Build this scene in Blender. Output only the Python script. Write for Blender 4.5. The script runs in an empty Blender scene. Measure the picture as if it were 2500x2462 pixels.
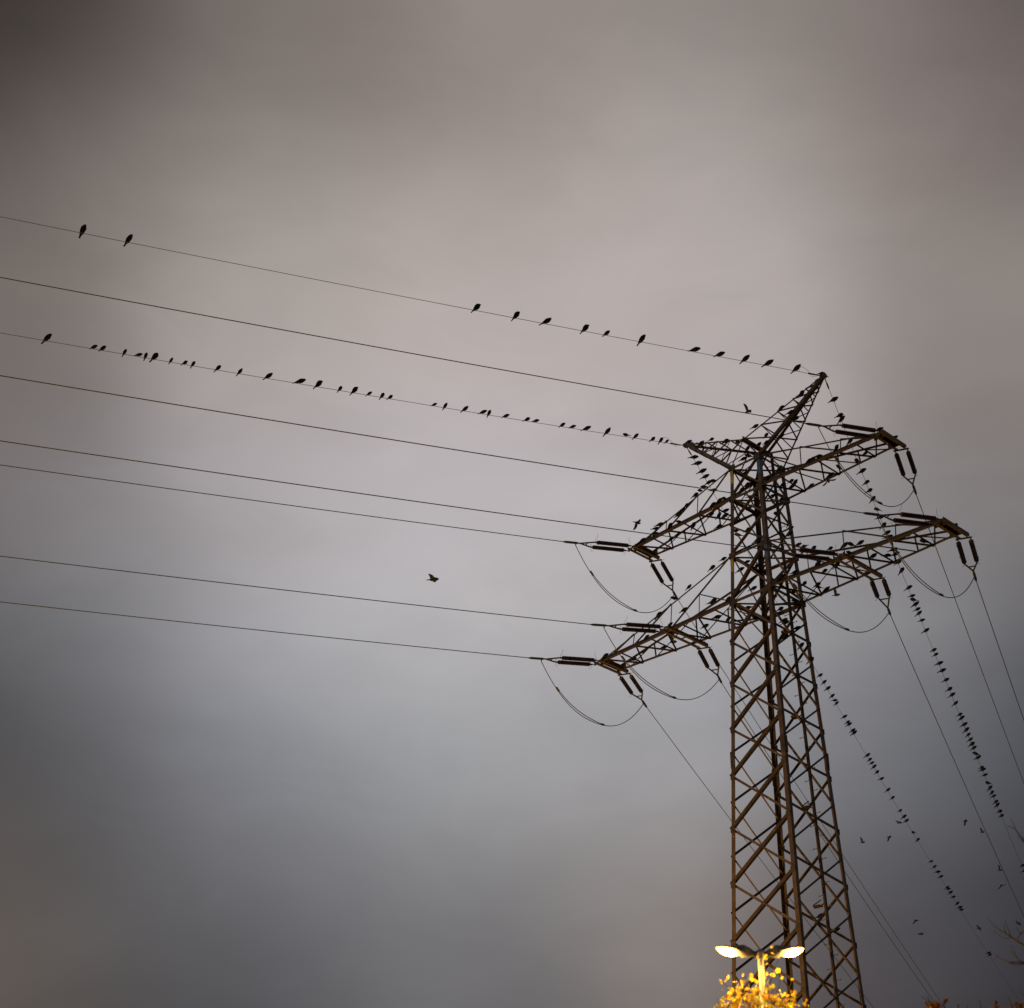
import bpy, math, random
from mathutils import Vector, Matrix
random.seed(7)
sc = bpy.context.scene
COL = sc.collection

# ------------------------------------------------------------------ camera
CAM = Vector((33.0369, -44.8906, 1.6)); YAW, PITCH, ROLL = 0.8081, 0.5338, 0.0115
F = 4010.0            # focal length in pixels of a 2500 px wide picture
_f = Vector((-math.sin(YAW)*math.cos(PITCH), math.cos(YAW)*math.cos(PITCH), math.sin(PITCH)))
_r0 = Vector((math.cos(YAW), math.sin(YAW), 0)); _u0 = _r0.cross(_f)
_r = _r0*math.cos(ROLL) + _u0*math.sin(ROLL); _u = -_r0*math.sin(ROLL) + _u0*math.cos(ROLL)
cd = bpy.data.cameras.new('camera'); cam = bpy.data.objects.new('camera', cd); COL.objects.link(cam)
M = Matrix((( _r.x, _u.x, -_f.x, CAM.x), (_r.y, _u.y, -_f.y, CAM.y), (_r.z, _u.z, -_f.z, CAM.z), (0, 0, 0, 1)))
cam.matrix_world = M
cd.sensor_fit = 'HORIZONTAL'; cd.sensor_width = 56.0; cd.lens = 56.0*F/2500; cd.clip_start = .1; cd.clip_end = 6000
cd.dof.use_dof = True; cd.dof.focus_distance = 62.0; cd.dof.aperture_fstop = 2.8
sc.camera = cam
def pdir(u, v):
    return (_f + _r*((u-1250)/F) - _u*((v-1231)/F)).normalized()
def at(u, v, dist):                       # the point seen at that place, this far away horizontally
    d = pdir(u, v); return CAM + d*(dist/math.hypot(d.x, d.y))
def proj(P):
    D = P - CAM; k = D.dot(_f); return (1250 + F*D.dot(_r)/k, 1231 - F*D.dot(_u)/k)

# ------------------------------------------------------------------ sky
def NN(nt, kind, **kw):
    n = nt.nodes.new(kind)
    for k, v in kw.items(): setattr(n, k, v)
    return n
world = bpy.data.worlds.new('World'); sc.world = world; world.use_nodes = True
nt = world.node_tree; nt.nodes.clear()
out = NN(nt, 'ShaderNodeOutputWorld'); bg = NN(nt, 'ShaderNodeBackground'); nt.links.new(bg.outputs[0], out.inputs[0])
tc = NN(nt, 'ShaderNodeTexCoord')
nrm = NN(nt, 'ShaderNodeVectorMath', operation='NORMALIZE'); nt.links.new(tc.outputs['Generated'], nrm.inputs[0])
DIR = nrm.outputs[0]
mp = NN(nt, 'ShaderNodeMapping'); nt.links.new(DIR, mp.inputs[0]); mp.inputs['Scale'].default_value = (1, 1, 2.2)
wz = NN(nt, 'ShaderNodeTexNoise'); wz.inputs['Scale'].default_value = 3.0; wz.inputs['Detail'].default_value = 3; nt.links.new(mp.outputs[0], wz.inputs[0])
wsub = NN(nt, 'ShaderNodeVectorMath', operation='SUBTRACT'); nt.links.new(wz.outputs['Color'], wsub.inputs[0]); wsub.inputs[1].default_value = (.5, .5, .5)
wsc = NN(nt, 'ShaderNodeVectorMath', operation='SCALE'); nt.links.new(wsub.outputs[0], wsc.inputs[0]); wsc.inputs['Scale'].default_value = .05
wad = NN(nt, 'ShaderNodeVectorMath', operation='ADD'); nt.links.new(DIR, wad.inputs[0]); nt.links.new(wsc.outputs[0], wad.inputs[1])
WDIR = wad.outputs[0]
def mathn(op, a, b=None, c=None):
    n = NN(nt, 'ShaderNodeMath', operation=op)
    for i, x in enumerate((a, b, c)):
        if x is None: continue
        if isinstance(x, (int, float)): n.inputs[i].default_value = x
        else: nt.links.new(x, n.inputs[i])
    return n.outputs[0]
# cloud deck tones, with lens vignetting painted into the corners, blended softly
TONES = [((100, 100), (72.8, 65.7, 63.5)), ((20, 20), (27.9, 23.5, 22.9)), ((350, 350), (131.4, 122.5, 117.0)), ((650, 650), (174.1, 165.2, 160.1)), ((1250, 150), (144.6, 134.9, 129.9)), ((700, 100), (124.7, 115.7, 110.7)), ((1250, 700), (182.2, 171.5, 167.5)), ((1800, 450), (179.9, 170.9, 166.9)), ((2300, 200), (139.7, 128.6, 123.6)), ((2460, 60), (67.0, 60.1, 63.1)), ((2400, 700), (142.2, 134.2, 128.8)), ((2400, 1150), (122.4, 116.0, 114.6)), ((60, 700), (116.2, 107.2, 102.4)), ((80, 1200), (116.7, 110.2, 110.6)), ((600, 1250), (175.8, 169.9, 171.9)), ((1200, 1250), (190.9, 183.6, 186.6)), ((1750, 950), (179.8, 170.8, 170.8)), ((60, 1650), (77.1, 78.3, 80.6)), ((60, 1950), (29.8, 31.0, 36.0)), ((600, 1800), (166.5, 168.6, 175.8)), ((1050, 1850), (167.7, 170.6, 173.7)), ((1550, 1850), (160.8, 162.3, 169.0)), ((90, 2230), (114.2, 105.8, 100.4)), ((60, 2430), (13.7, 12.9, 15.4)), ((600, 2250), (104.8, 107.3, 112.4)), ((1150, 2250), (133.4, 131.4, 133.4)), ((1250, 2450), (68.7, 69.2, 74.0)), ((600, 2450), (52.1, 51.2, 54.5)), ((1650, 2250), (140.9, 127.5, 118.7)), ((2150, 1500), (157.8, 155.7, 157.9)), ((2200, 1850), (126.3, 128.1, 134.1)), ((2460, 1700), (56.0, 59.3, 66.4)), ((2200, 2250), (96.7, 95.6, 100.5)), ((2460, 2350), (23.7, 18.4, 21.8)), ((2050, 2440), (61.5, 53.3, 55.8)), ((250, 2000), (76.9, 78.5, 83.5)), ((700, 2020), (116.0, 116.0, 122.1)), ((300, 1500), (137.7, 136.7, 139.7)), ((1500, 1500), (181.5, 177.6, 178.6)), ((1500, 2100), (140.2, 136.1, 134.3)), ((300, 1750), (111.1, 111.9, 117.5)), ((20, 2240), (135.7, 120.8, 107.3)), ((300, 2250), (81.5, 81.5, 85.1)), ((2450, 2050), (37.1, 36.8, 41.7)), ((450, 2080), (95.6, 93.8, 96.2)), ((150, 2080), (54.9, 57.1, 62.1)), ((850, 2200), (107.4, 105.0, 106.7)), ((1000, 1500), (178.9, 176.9, 179.4)), ((1900, 100), (134.1, 126.0, 121.0))]
def lin(c): c /= 255; return c/12.92 if c < .04045 else ((c+.055)/1.055)**2.4
SIG = math.radians(4.3)
acc = None; wacc = None
def vadd(a, b):
    n = NN(nt, 'ShaderNodeVectorMath', operation='ADD')
    for i, x in enumerate((a, b)):
        if isinstance(x, tuple): n.inputs[i].default_value = x
        else: nt.links.new(x, n.inputs[i])
    return n.outputs[0]
FAR = .006; acc = tuple(FAR*x for x in (.13, .125, .135)); wacc = FAR
for (u, v), rgb in TONES:
    dn = NN(nt, 'ShaderNodeVectorMath', operation='DISTANCE'); nt.links.new(WDIR, dn.inputs[0]); dn.inputs[1].default_value = pdir(u, v)
    q = mathn('DIVIDE', dn.outputs['Value'], SIG); q = mathn('MULTIPLY', q, q); q = mathn('MULTIPLY', q, -1.0); q = mathn('EXPONENT', q)
    cm = NN(nt, 'ShaderNodeVectorMath', operation='SCALE'); cm.inputs[0].default_value = [lin(c) for c in rgb]; nt.links.new(q, cm.inputs['Scale'])
    acc = vadd(acc, cm.outputs[0]); wacc = mathn('ADD', wacc, q)
inv = mathn('DIVIDE', 1.0, wacc)
dv = NN(nt, 'ShaderNodeVectorMath', operation='SCALE'); nt.links.new(acc, dv.inputs[0]); nt.links.new(inv, dv.inputs['Scale']); acc = dv.outputs[0]
cl = NN(nt, 'ShaderNodeTexNoise'); cl.inputs['Scale'].default_value = 5.5; cl.inputs['Detail'].default_value = 6; cl.inputs['Roughness'].default_value = .5
cl.inputs['Distortion'].default_value = .5; nt.links.new(mp.outputs[0], cl.inputs[0])
cr = NN(nt, 'ShaderNodeMapRange'); nt.links.new(cl.outputs[0], cr.inputs[0]); cr.inputs[1].default_value = .3; cr.inputs[2].default_value = .7; cr.inputs[3].default_value = .94; cr.inputs[4].default_value = 1.055
fm = NN(nt, 'ShaderNodeVectorMath', operation='SCALE'); nt.links.new(acc, fm.inputs[0]); nt.links.new(cr.outputs[0], fm.inputs['Scale'])
mx = NN(nt, 'ShaderNodeVectorMath', operation='MAXIMUM'); nt.links.new(fm.outputs[0], mx.inputs[0]); mx.inputs[1].default_value = (.022, .019, .024)
mp2 = NN(nt, 'ShaderNodeMapping'); nt.links.new(DIR, mp2.inputs[0]); mp2.inputs['Scale'].default_value = (1, 1, 2.2); mp2.inputs['Rotation'].default_value = (.12, -.1, 0)
c2 = NN(nt, 'ShaderNodeTexNoise'); c2.inputs['Scale'].default_value = 11; c2.inputs['Detail'].default_value = 8; c2.inputs['Roughness'].default_value = .55; c2.inputs['Distortion'].default_value = .9; nt.links.new(mp2.outputs[0], c2.inputs[0])
r2 = NN(nt, 'ShaderNodeMapRange'); nt.links.new(c2.outputs[0], r2.inputs[0]); r2.inputs[1].default_value = .3; r2.inputs[2].default_value = .7; r2.inputs[3].default_value = .965; r2.inputs[4].default_value = 1.035
f2 = NN(nt, 'ShaderNodeVectorMath', operation='SCALE'); nt.links.new(mx.outputs[0], f2.inputs[0]); nt.links.new(r2.outputs[0], f2.inputs['Scale'])
nt.links.new(f2.outputs[0], bg.inputs[0]); bg.inputs[1].default_value = 1.0

# ------------------------------------------------------------------ faint daylight behind the overcast
sd = bpy.data.lights.new('sun', 'SUN'); sd.energy = .12; sd.angle = math.radians(30); sd.color = (1, .93, .88)
sun = bpy.data.objects.new('sun', sd); COL.objects.link(sun); sun.rotation_euler = (math.radians(40), 0, math.radians(-60)); sun.location = (0, 0, 80)

sc.view_settings.view_transform = 'Standard'; sc.view_settings.look = 'None'; sc.view_settings.exposure = 0; sc.view_settings.gamma = 1
sc.view_settings.use_curve_mapping = False

# ------------------------------------------------------------------ materials
def mat(name, base, rough=.6, metal=0.0, noise=0.0, scale=8.0, col2=None, spec=.5, trans=0.0, bump=0.0, emit=None):
    m = bpy.data.materials.new(name); m.use_nodes = True; t = m.node_tree; b = t.nodes['Principled BSDF']
    b.inputs['Roughness'].default_value = rough; b.inputs['Metallic'].default_value = metal; b.inputs['Base Color'].default_value = (*base, 1)
    b.inputs['Specular IOR Level'].default_value = spec
    if col2 or noise:
        c2 = col2 or [x*(1-noise) for x in base]
        tcn = t.nodes.new('ShaderNodeTexCoord'); nz = t.nodes.new('ShaderNodeTexNoise'); nz.inputs['Scale'].default_value = scale; nz.inputs['Detail'].default_value = 5
        t.links.new(tcn.outputs['Object'], nz.inputs[0])
        rp = t.nodes.new('ShaderNodeValToRGB'); rp.color_ramp.elements[0].position = .38; rp.color_ramp.elements[1].position = .66
        rp.color_ramp.elements[0].color = (*c2, 1); rp.color_ramp.elements[1].color = (*base, 1)
        t.links.new(nz.outputs[0], rp.inputs[0]); t.links.new(rp.outputs[0], b.inputs['Base Color'])
        if bump:
            bn = t.nodes.new('ShaderNodeBump'); bn.inputs['Strength'].default_value = bump; t.links.new(nz.outputs[0], bn.inputs['Height']); t.links.new(bn.outputs[0], b.inputs['Normal'])
    if trans:
        tr = t.nodes.new('ShaderNodeBsdfTranslucent'); tr.inputs[0].default_value = (*base, 1)
        mxs = t.nodes.new('ShaderNodeMixShader'); mxs.inputs[0].default_value = trans
        t.links.new(b.outputs[0], mxs.inputs[1]); t.links.new(tr.outputs[0], mxs.inputs[2]); t.links.new(mxs.outputs[0], t.nodes['Material Output'].inputs[0])
        if col2: t.links.new(rp.outputs[0], tr.inputs[0])
    if emit:
        b.inputs['Emission Color'].default_value = (*emit[0], 1); b.inputs['Emission Strength'].default_value = emit[1]
    return m
STEEL = mat('painted_lattice_steel', (.135, .09, .057), .62, .0, col2=(.085, .052, .03), scale=3.5, spec=.35)
STEEL_D = mat('darker_brace_steel', (.10, .065, .038), .7, .0, col2=(.058, .036, .02), scale=4.0, spec=.3)  # darker brown steel for braces, struts and the climbing pole
PLATE = mat('gusset_steel', (.09, .06, .036), .6, 0, col2=(.05, .034, .02), scale=6, spec=.35)
YEL = mat('yellow_marking_paint', (.55, .40, .03), .5, noise=.3, scale=9)
BLU = mat('blue_marking_paint', (.10, .17, .30), .5, noise=.3, scale=9)
CERAM = mat('brown_glazed_porcelain', (.045, .022, .015), .28, col2=(.03, .015, .011), scale=10, spec=.5)
FIT = mat('galvanised_fitting', (.10, .095, .085), .55, .3, noise=.4, scale=12)
CABLE = mat('aluminium_conductor', (.17, .165, .15), .6, .3, noise=.25, scale=30)
EWIRE = mat('shield_wire_steel', (.22, .21, .19), .6, .3, noise=.25, scale=30)
FEATH = mat('black_plumage', (.012, .0115, .0125), .7, col2=(.007, .007, .008), scale=30, spec=.25)
POLE = mat('galvanised_lamp_pole', (.46, .45, .42), .5, .2, noise=.3, scale=14)
HOUS = mat('lamp_housing_paint', (.09, .085, .08), .5, noise=.25, scale=10)
GLOW = mat('lit_sodium_bowl', (.06, .05, .03), .3, emit=((1.0, .47, .065), 30.0))
_t = GLOW.node_tree; _c = _t.nodes.new('ShaderNodeTexCoord'); _d = _t.nodes.new('ShaderNodeVectorMath'); _d.operation = 'DISTANCE'; _d.inputs[1].default_value = (.40, 0, -.03)
_m = _t.nodes.new('ShaderNodeMapRange'); _m.interpolation_type = 'SMOOTHERSTEP'; _m.inputs[1].default_value = .0; _m.inputs[2].default_value = .17; _m.inputs[3].default_value = 90; _m.inputs[4].default_value = 2.2
_t.links.new(_c.outputs['Object'], _d.inputs[0]); _t.links.new(_d.outputs['Value'], _m.inputs[0]); _t.links.new(_m.outputs[0], _t.nodes['Principled BSDF'].inputs['Emission Strength'])
LEAF = mat('yellow_autumn_leaf', (.78, .60, .04), .55, col2=(.66, .36, .03), scale=3.0, trans=.5)
LEAF3 = mat('greenish_yellow_leaf', (.62, .60, .06), .55, col2=(.45, .40, .03), scale=3.0, trans=.4)
LEAF4 = mat('amber_leaf', (.72, .44, .03), .6, col2=(.50, .24, .02), scale=3.0, trans=.3)
LEAF2 = mat('dull_orange_leaf', (.40, .17, .03), .6, col2=(.22, .09, .02), scale=4.0, trans=.4)
BARK = mat('dark_bark', (.13, .095, .06), .85, col2=(.07, .05, .035), scale=14, bump=.4)
GRASS = mat('grass_ground', (.05, .06, .025), .95, col2=(.06, .05, .03), scale=.6)
ASPH = mat('asphalt', (.05, .05, .052), .9, noise=.25, scale=3)
KERB = mat('concrete', (.30, .29, .27), .85, noise=.25, scale=2)

# ------------------------------------------------------------------ helpers
def tag(o, label=None, cat=None, group=None, kind=None):
    if label: o['label'] = label
    if cat: o['category'] = cat
    if group: o['group'] = group
    if kind: o['kind'] = kind
    return o
def empty(name, loc=(0, 0, 0), parent=None):
    o = bpy.data.objects.new(name, None); COL.objects.link(o); o.location = loc; o.empty_display_size = .3
    if parent: o.parent = parent
    return o
class MB:
    def __init__(s): s.v = []; s.f = []
    def add(s, vs, fs):
        n = len(s.v); s.v += [tuple(x) for x in vs]; s.f += [tuple(i+n for i in f) for f in fs]; return s
    def tube(s, pts, rad, n=6, caps=True):
        pts = [Vector(p) for p in pts]; rr = rad if isinstance(rad, (list, tuple)) else [rad]*len(pts)
        vs = []; up = None
        for i, p in enumerate(pts):
            t = (pts[min(i+1, len(pts)-1)] - pts[max(i-1, 0)]).normalized()
            if up is None: up = Vector((0, 0, 1)) if abs(t.z) < .9 else Vector((1, 0, 0))
            a = t.cross(up)
            if a.length < 1e-5: a = t.orthogonal()
            a.normalize(); b = a.cross(t).normalized(); up = b
            for k in range(n):
                w = 2*math.pi*k/n; vs.append(p + (a*math.cos(w) + b*math.sin(w))*rr[i])
        fs = [(i*n+k, i*n+(k+1) % n, (i+1)*n+(k+1) % n, (i+1)*n+k) for i in range(len(pts)-1) for k in range(n)]
        if caps: fs += [tuple(range(n-1, -1, -1)), tuple((len(pts)-1)*n+k for k in range(n))]
        return s.add(vs, fs)
    def box(s, c, sx, sy, sz, ax=None):
        c = Vector(c); X, Y, Z = ax if ax else (Vector((1, 0, 0)), Vector((0, 1, 0)), Vector((0, 0, 1)))
        vs = [c + X*(a*sx/2) + Y*(b*sy/2) + Z*(d*sz/2) for a in (-1, 1) for b in (-1, 1) for d in (-1, 1)]
        return s.add(vs, [(0, 1, 3, 2), (4, 6, 7, 5), (0, 4, 5, 1), (2, 3, 7, 6), (0, 2, 6, 4), (1, 5, 7, 3)])
    def angle(s, p0, p1, size, dirA, dirB, th=None):
        """L section steel angle from p0 to p1, its two flanges pointing along dirA and dirB."""
        p0, p1 = Vector(p0), Vector(p1); t = (p1-p0).normalized(); th = th or size*.12
        A = Vector(dirA); A = (A - t*A.dot(t)).normalized(); B = Vector(dirB); B = B - t*B.dot(t); B = (B - A*B.dot(A)).normalized()
        pr = [(0, 0), (size, 0), (size, th), (th, th), (th, size), (0, size)]
        vs = [p + A*a + B*b for p in (p0, p1) for a, b in pr]
        fs = [(i, (i+1) % 6, 6+(i+1) % 6, 6+i) for i in range(6)] + [(5, 4, 3, 0), (3, 2, 1, 0), (6, 9, 10, 11), (6, 7, 8, 9)]
        return s.add(vs, fs)
    def build(s, name, m, parent=None, smooth=False, loc=None):
        me = bpy.data.meshes.new(name); me.from_pydata(s.v, [], s.f); me.materials.append(m)
        if smooth: me.polygons.foreach_set('use_smooth', [True]*len(me.polygons))
        me.update(); o = bpy.data.objects.new(name, me); COL.objects.link(o)
        if parent: o.parent = parent
        if loc is not None: o.location = loc
        return o

# ------------------------------------------------------------------ ground and road
MB().add([(-3000, -3000, 0), (3000, -3000, 0), (3000, 3000, 0), (-3000, 3000, 0)], [(0, 1, 2, 3)]).build('ground', GRASS)['kind'] = 'structure'
LAMP = at(1856, 2330, 20.0); LAMP_XY = Vector((LAMP.x, LAMP.y, 0)); LAMP_Z = LAMP.z
vd = Vector((-math.sin(YAW), math.cos(YAW), 0)); vr = Vector((math.cos(YAW), math.sin(YAW), 0))
RD = (vd*.93 - vr*.37).normalized(); RN = Vector((RD.y, -RD.x, 0))        # the road runs on past the foot of the tower
def strip(a, b, off0, off1, z0, z1):
    P = [LAMP_XY + RD*q + RN*o for q, o in ((a, off0), (a, off1), (b, off1), (b, off0))]
    return MB().add([(p.x, p.y, z) for z in (z0, z1) for p in P], [(3, 2, 1, 0), (4, 5, 6, 7), (0, 1, 5, 4), (1, 2, 6, 5), (2, 3, 7, 6), (3, 0, 4, 7)])
strip(-120, 260, -7.2, -1.2, -.05, .004).build('road', ASPH)['kind'] = 'structure'
strip(-120, 260, -1.05, .9, -.05, .12).build('pavement', KERB)['kind'] = 'structure'
strip(-120, 260, -1.2, -1.052, -.05, .125).build('kerb', KERB)['kind'] = 'structure'

# ------------------------------------------------------------------ the lattice tower
W0, WS, WR = 2.0685, -.0377, 1.0658
Z4, ZM, Z3, ZP, Z2 = 35.7853, 36.8346, 34.3916, 31.8561, 29.8857
XH, ZH, XU, YU, XI, YI, XO, YO = 3.5283, 38.4631, 6.0448, .5563, 4.1135, 1.0, 8.0, .608
def w(z): return W0 + WS*z
SG = {'L': (-1, -1), 'N': (1, -1), 'R': (1, 1), 'F': (-1, 1)}
def cn(k, z): return Vector((SG[k][0]*w(z), SG[k][1]*w(z)*WR, z))
tower = tag(empty('lattice_tower'), 'tall brown steel lattice pylon with two crossarms and a forked top', 'pylon')
MEMB = []          # (p0, p1, area) for the birds
UP, OUTZ = Vector((0, 0, 1)), Vector((0, 0, -1))
def member(name, p0, p1, size, A, B, parent, area=None, m=None, th=None):
    p0, p1 = Vector(p0), Vector(p1)
    if area: MEMB.append((p0, p1, area, size))
    return MB().angle(p0, p1, size, A, B, th).build(name, m or STEEL_D, parent)
for k, (sx, sy) in SG.items():
    leg = member('leg', cn(k, 0), cn(k, Z4+.05), .158, (-sx, 0, 0), (0, -sy, 0), tower, 'body', STEEL, .016)
    for zc_ in (8.6, 23.55):
        c = cn(k, zc_)
        pl = MB().box(c + Vector((-sx*.07, sy*.012, 0)), .19, .024, .62).box(c + Vector((sx*.012, -sy*.07, 0)), .024, .19, .62)
        for dz in (-.22, -.11, .11, .22):
            pl.box(c + Vector((-sx*.05, sy*.03, dz)), .028, .03, .028).box(c + Vector((sx*.03, -sy*.05, dz)), .03, .028, .028)
        pl.build('splice_plate', PLATE, leg)
for k, z, m in (('L', 35.35, YEL), ('L', 31.45, YEL), ('N', 35.25, BLU), ('N', 31.45, BLU)):
    sx, sy = SG[k]; c = cn(k, z)
    b = MB().box(c + Vector((-sx*.075, sy*.006, 0)), .14, .012, .62).box(c + Vector((sx*.006, -sy*.075, 0)), .012, .14, .62).build('marking_band', m, tower)
    b['label'] = 'yellow circuit marking' if m is YEL else 'blue circuit marking'
# panel levels
ZS = [Z4, Z3, (Z3+ZP)/2, ZP, Z2, 28.1652, 26.4722, 24.6863, 22.9035, 20.9555, 18.9998, 17.0041, 14.95, 12.85, 10.7, 8.5, 6.2, 3.6, .5]
FACES = {'-y': ('L', 'N', (0, -1, 0)), '+y': ('F', 'R', (0, 1, 0)), '-x': ('L', 'F', (-1, 0, 0)), '+x': ('N', 'R', (1, 0, 0))}
def brace_pair(fc, za, zb, s1, s2):
    a, b, n = FACES[fc]; n = Vector(n); off = n*.012
    # one diagonal outside the flange, one inside it
    member('brace', cn(a, zb)+off, cn(b, za)+off, s1, UP, n*-1, tower, 'body', STEEL_D)
    member('brace', cn(a, za)-n*.03, cn(b, zb)-n*.03, s2, UP, n*-1, tower, 'body', STEEL)
for i in range(len(ZS)-1):
    for fc in ('-y', '+y'): brace_pair(fc, ZS[i], ZS[i+1], .122 if i > 2 else .085, .088 if i > 2 else .066)
HS = [Z4, Z3, (Z3+ZP)/2, ZP, Z2] + [(ZS[i]+ZS[i+1])/2 for i in range(4, len(ZS)-1)] + [.5]
for i in range(len(HS)-1):
    for fc in ('-x', '+x'): brace_pair(fc, HS[i], HS[i+1], .070, .062)
for z, s in ((Z4, .10), (Z3, .11), (ZP, .10), (Z2, .12)):
    for fc, (a, b, n) in FACES.items():
        member('horizontal_bar', cn(a, z)+Vector(n)*.014, cn(b, z)+Vector(n)*.014, s, OUTZ, Vector(n)*-1, tower, 'body', STEEL)
for z in (Z4-.06, Z3-.06, ZP-.06, Z2-.06):
    member('plan_brace', cn('L', z), cn('R', z), .05, OUTZ, (1, -1, 0), tower, None)
    member('plan_brace', cn('F', z+.06), cn('N', z+.06), .05, OUTZ, (1, 1, 0), tower, None)
    for k, (sx, sy) in SG.items():
        c = cn(k, z+.02)
        MB().box(c + Vector((-sx*.10, sy*.03, 0)), .30, .012, .26).box(c + Vector((sx*.03, -sy*.10, 0)), .012, .30, .26).build('gusset_plate', PLATE, tower)
for i in range(5, len(ZS)-1):
    for k, (sx, sy) in SG.items():
        c = cn(k, ZS[i]); MB().box(c + Vector((-sx*.08, sy*.022, 0)), .20, .010, .20).build('gusset_plate', PLATE, tower)

# climbing pole with step bolts up the middle of the face towards the camera's right
cp0, cp1 = Vector((w(1.0)+.03, 0, 1.0)), Vector((w(36.15)+.03, 0, 36.15))
cpole = MB().tube([cp0, cp1], .062, 8).build('climbing_pole', STEEL_D, tower)
z = 2.0; i = 0
while z < 36:
    p = Vector((w(z)+.03, 0, z)); s = 1 if i % 2 else -1
    o = MB().tube([p + Vector((s*.05, 0, 0)), p + Vector((s*.235, 0, 0))], .012, 5)
    o.tube([p + Vector((s*.222, 0, 0)), p + Vector((s*.240, 0, 0))], .024, 6).build('step_bolt', FIT, cpole)
    z += .41; i += 1
for z in (6.2, 10.2, 14.2, 18.1, 21.6, 25.0, 28.4):      # folding rest brackets beside the pole
    p = Vector((w(z)-.06, -.02, z)); b = MB()
    ring = [p + Vector((-.28 + .0*a, math.cos(a)*.16, math.sin(a)*.14)) for a in [i*math.pi/5 for i in range(11)]]
    b.tube([p + Vector((.03, -.15, .1)), p + Vector((-.30, -.15, -.02)), p + Vector((-.36, 0, -.06)), p + Vector((-.30, .15, -.02)), p + Vector((.03, .15, .1))], .022, 5)
    b.box(p + Vector((-.20, 0, -.03)), .24, .26, .03)
    b.build('rest_bracket', PLATE, tower)

# ---- earth wire horns (the forked top)
def lerp(a, b, t): return a + (b-a)*t
def lattice_bay(parent, bl, br, tl, tr, ts, sizes, area):
    """bl/br: lower chords at -y and +y, tl/tr: upper chords; each (root, tip)."""
    ss = sizes
    for i in range(len(ts)-1):
        a, b = ts[i], ts[i+1]; m = (a+b)/2
        for lo, up, n in ((bl, tl, (0, 1, 0)), (br, tr, (0, -1, 0))):
            member('strut', lerp(*up, a), lerp(*lo, b), ss, n, UP, parent, area)
            if i and b < .99: member('strut', lerp(*up, a), lerp(*lo, a), ss*.85, n, (1, 0, 0), parent, None)
        member('strut', lerp(*bl, a), lerp(*br, m), ss, OUTZ, (1, 0, 0), parent, area)
        member('strut', lerp(*br, m), lerp(*bl, b), ss, OUTZ, (1, 0, 0), parent, area)
        if i: member('strut', lerp(*tl, a), lerp(*tr, a), ss*.85, OUTZ, (1, 0, 0), parent, None)
for s in (-1, 1):
    horn = empty('earth_wire_horn', (0, 0, 0), tower); horn['label'] = 'left prong of the forked top' if s < 0 else 'right prong of the forked top'
    area = 'left horn' if s < 0 else 'right horn'
    a, b = ('L', 'F') if s < 0 else ('N', 'R')
    tip = Vector((s*XH, 0, ZH)); tA, tB = tip + Vector((0, -.055, -.02)), tip + Vector((0, .055, -.02)); uA, uB = tip + Vector((0, -.05, .06)), tip + Vector((0, .05, .06))
    M1, M2 = Vector((0, -w(Z4)*WR, ZM)), Vector((0, w(Z4)*WR, ZM))
    bl, br, tl, tr = (cn(a, Z4), tA), (cn(b, Z4), tB), (M1, uA), (M2, uB)
    member('chord', *bl, .13, (0, 1, 0), UP, horn, area, STEEL, .014); member('chord', *br, .075, (0, -1, 0), UP, horn, area)
    member('chord', *tl, .065, (0, 1, 0), OUTZ, horn, area, STEEL); member('chord', *tr, .085, (0, -1, 0), OUTZ, horn, area)
    lattice_bay(horn, bl, br, tl, tr, [0, .22, .43, .62, .78, .9], .045, area)
    MB().box(tip + Vector((-s*.04, 0, .02)), .24, .16, .16).box(tip + Vector((-s*.22, 0, -.06)), .34, .13, .10).build('tip_plate', PLATE, horn)
MB().angle((0, -w(Z4)*WR-.1, ZM-.03), (0, w(Z4)*WR+.1, ZM-.03), .13, (1, 0, 0), OUTZ).build('ridge_bar', STEEL, tower)
MB().angle((.05, -w(Z4)*WR-.1, ZM-.03), (.05, w(Z4)*WR+.1, ZM-.03), .10, (1, 0, 0), UP).build('ridge_bar', STEEL, tower)
MEMB.append((Vector((0, -w(Z4)*WR, ZM)), Vector((0, w(Z4)*WR, ZM)), 'left horn', .1))
for y in (-w(Z4)*WR, w(Z4)*WR):
    for s in (-1, 1):
        member('strut', (s*w(Z4), y, Z4), (0, y, ZM), .05, (0, -1 if y > 0 else 1, 0), OUTZ, tower, None)

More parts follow.
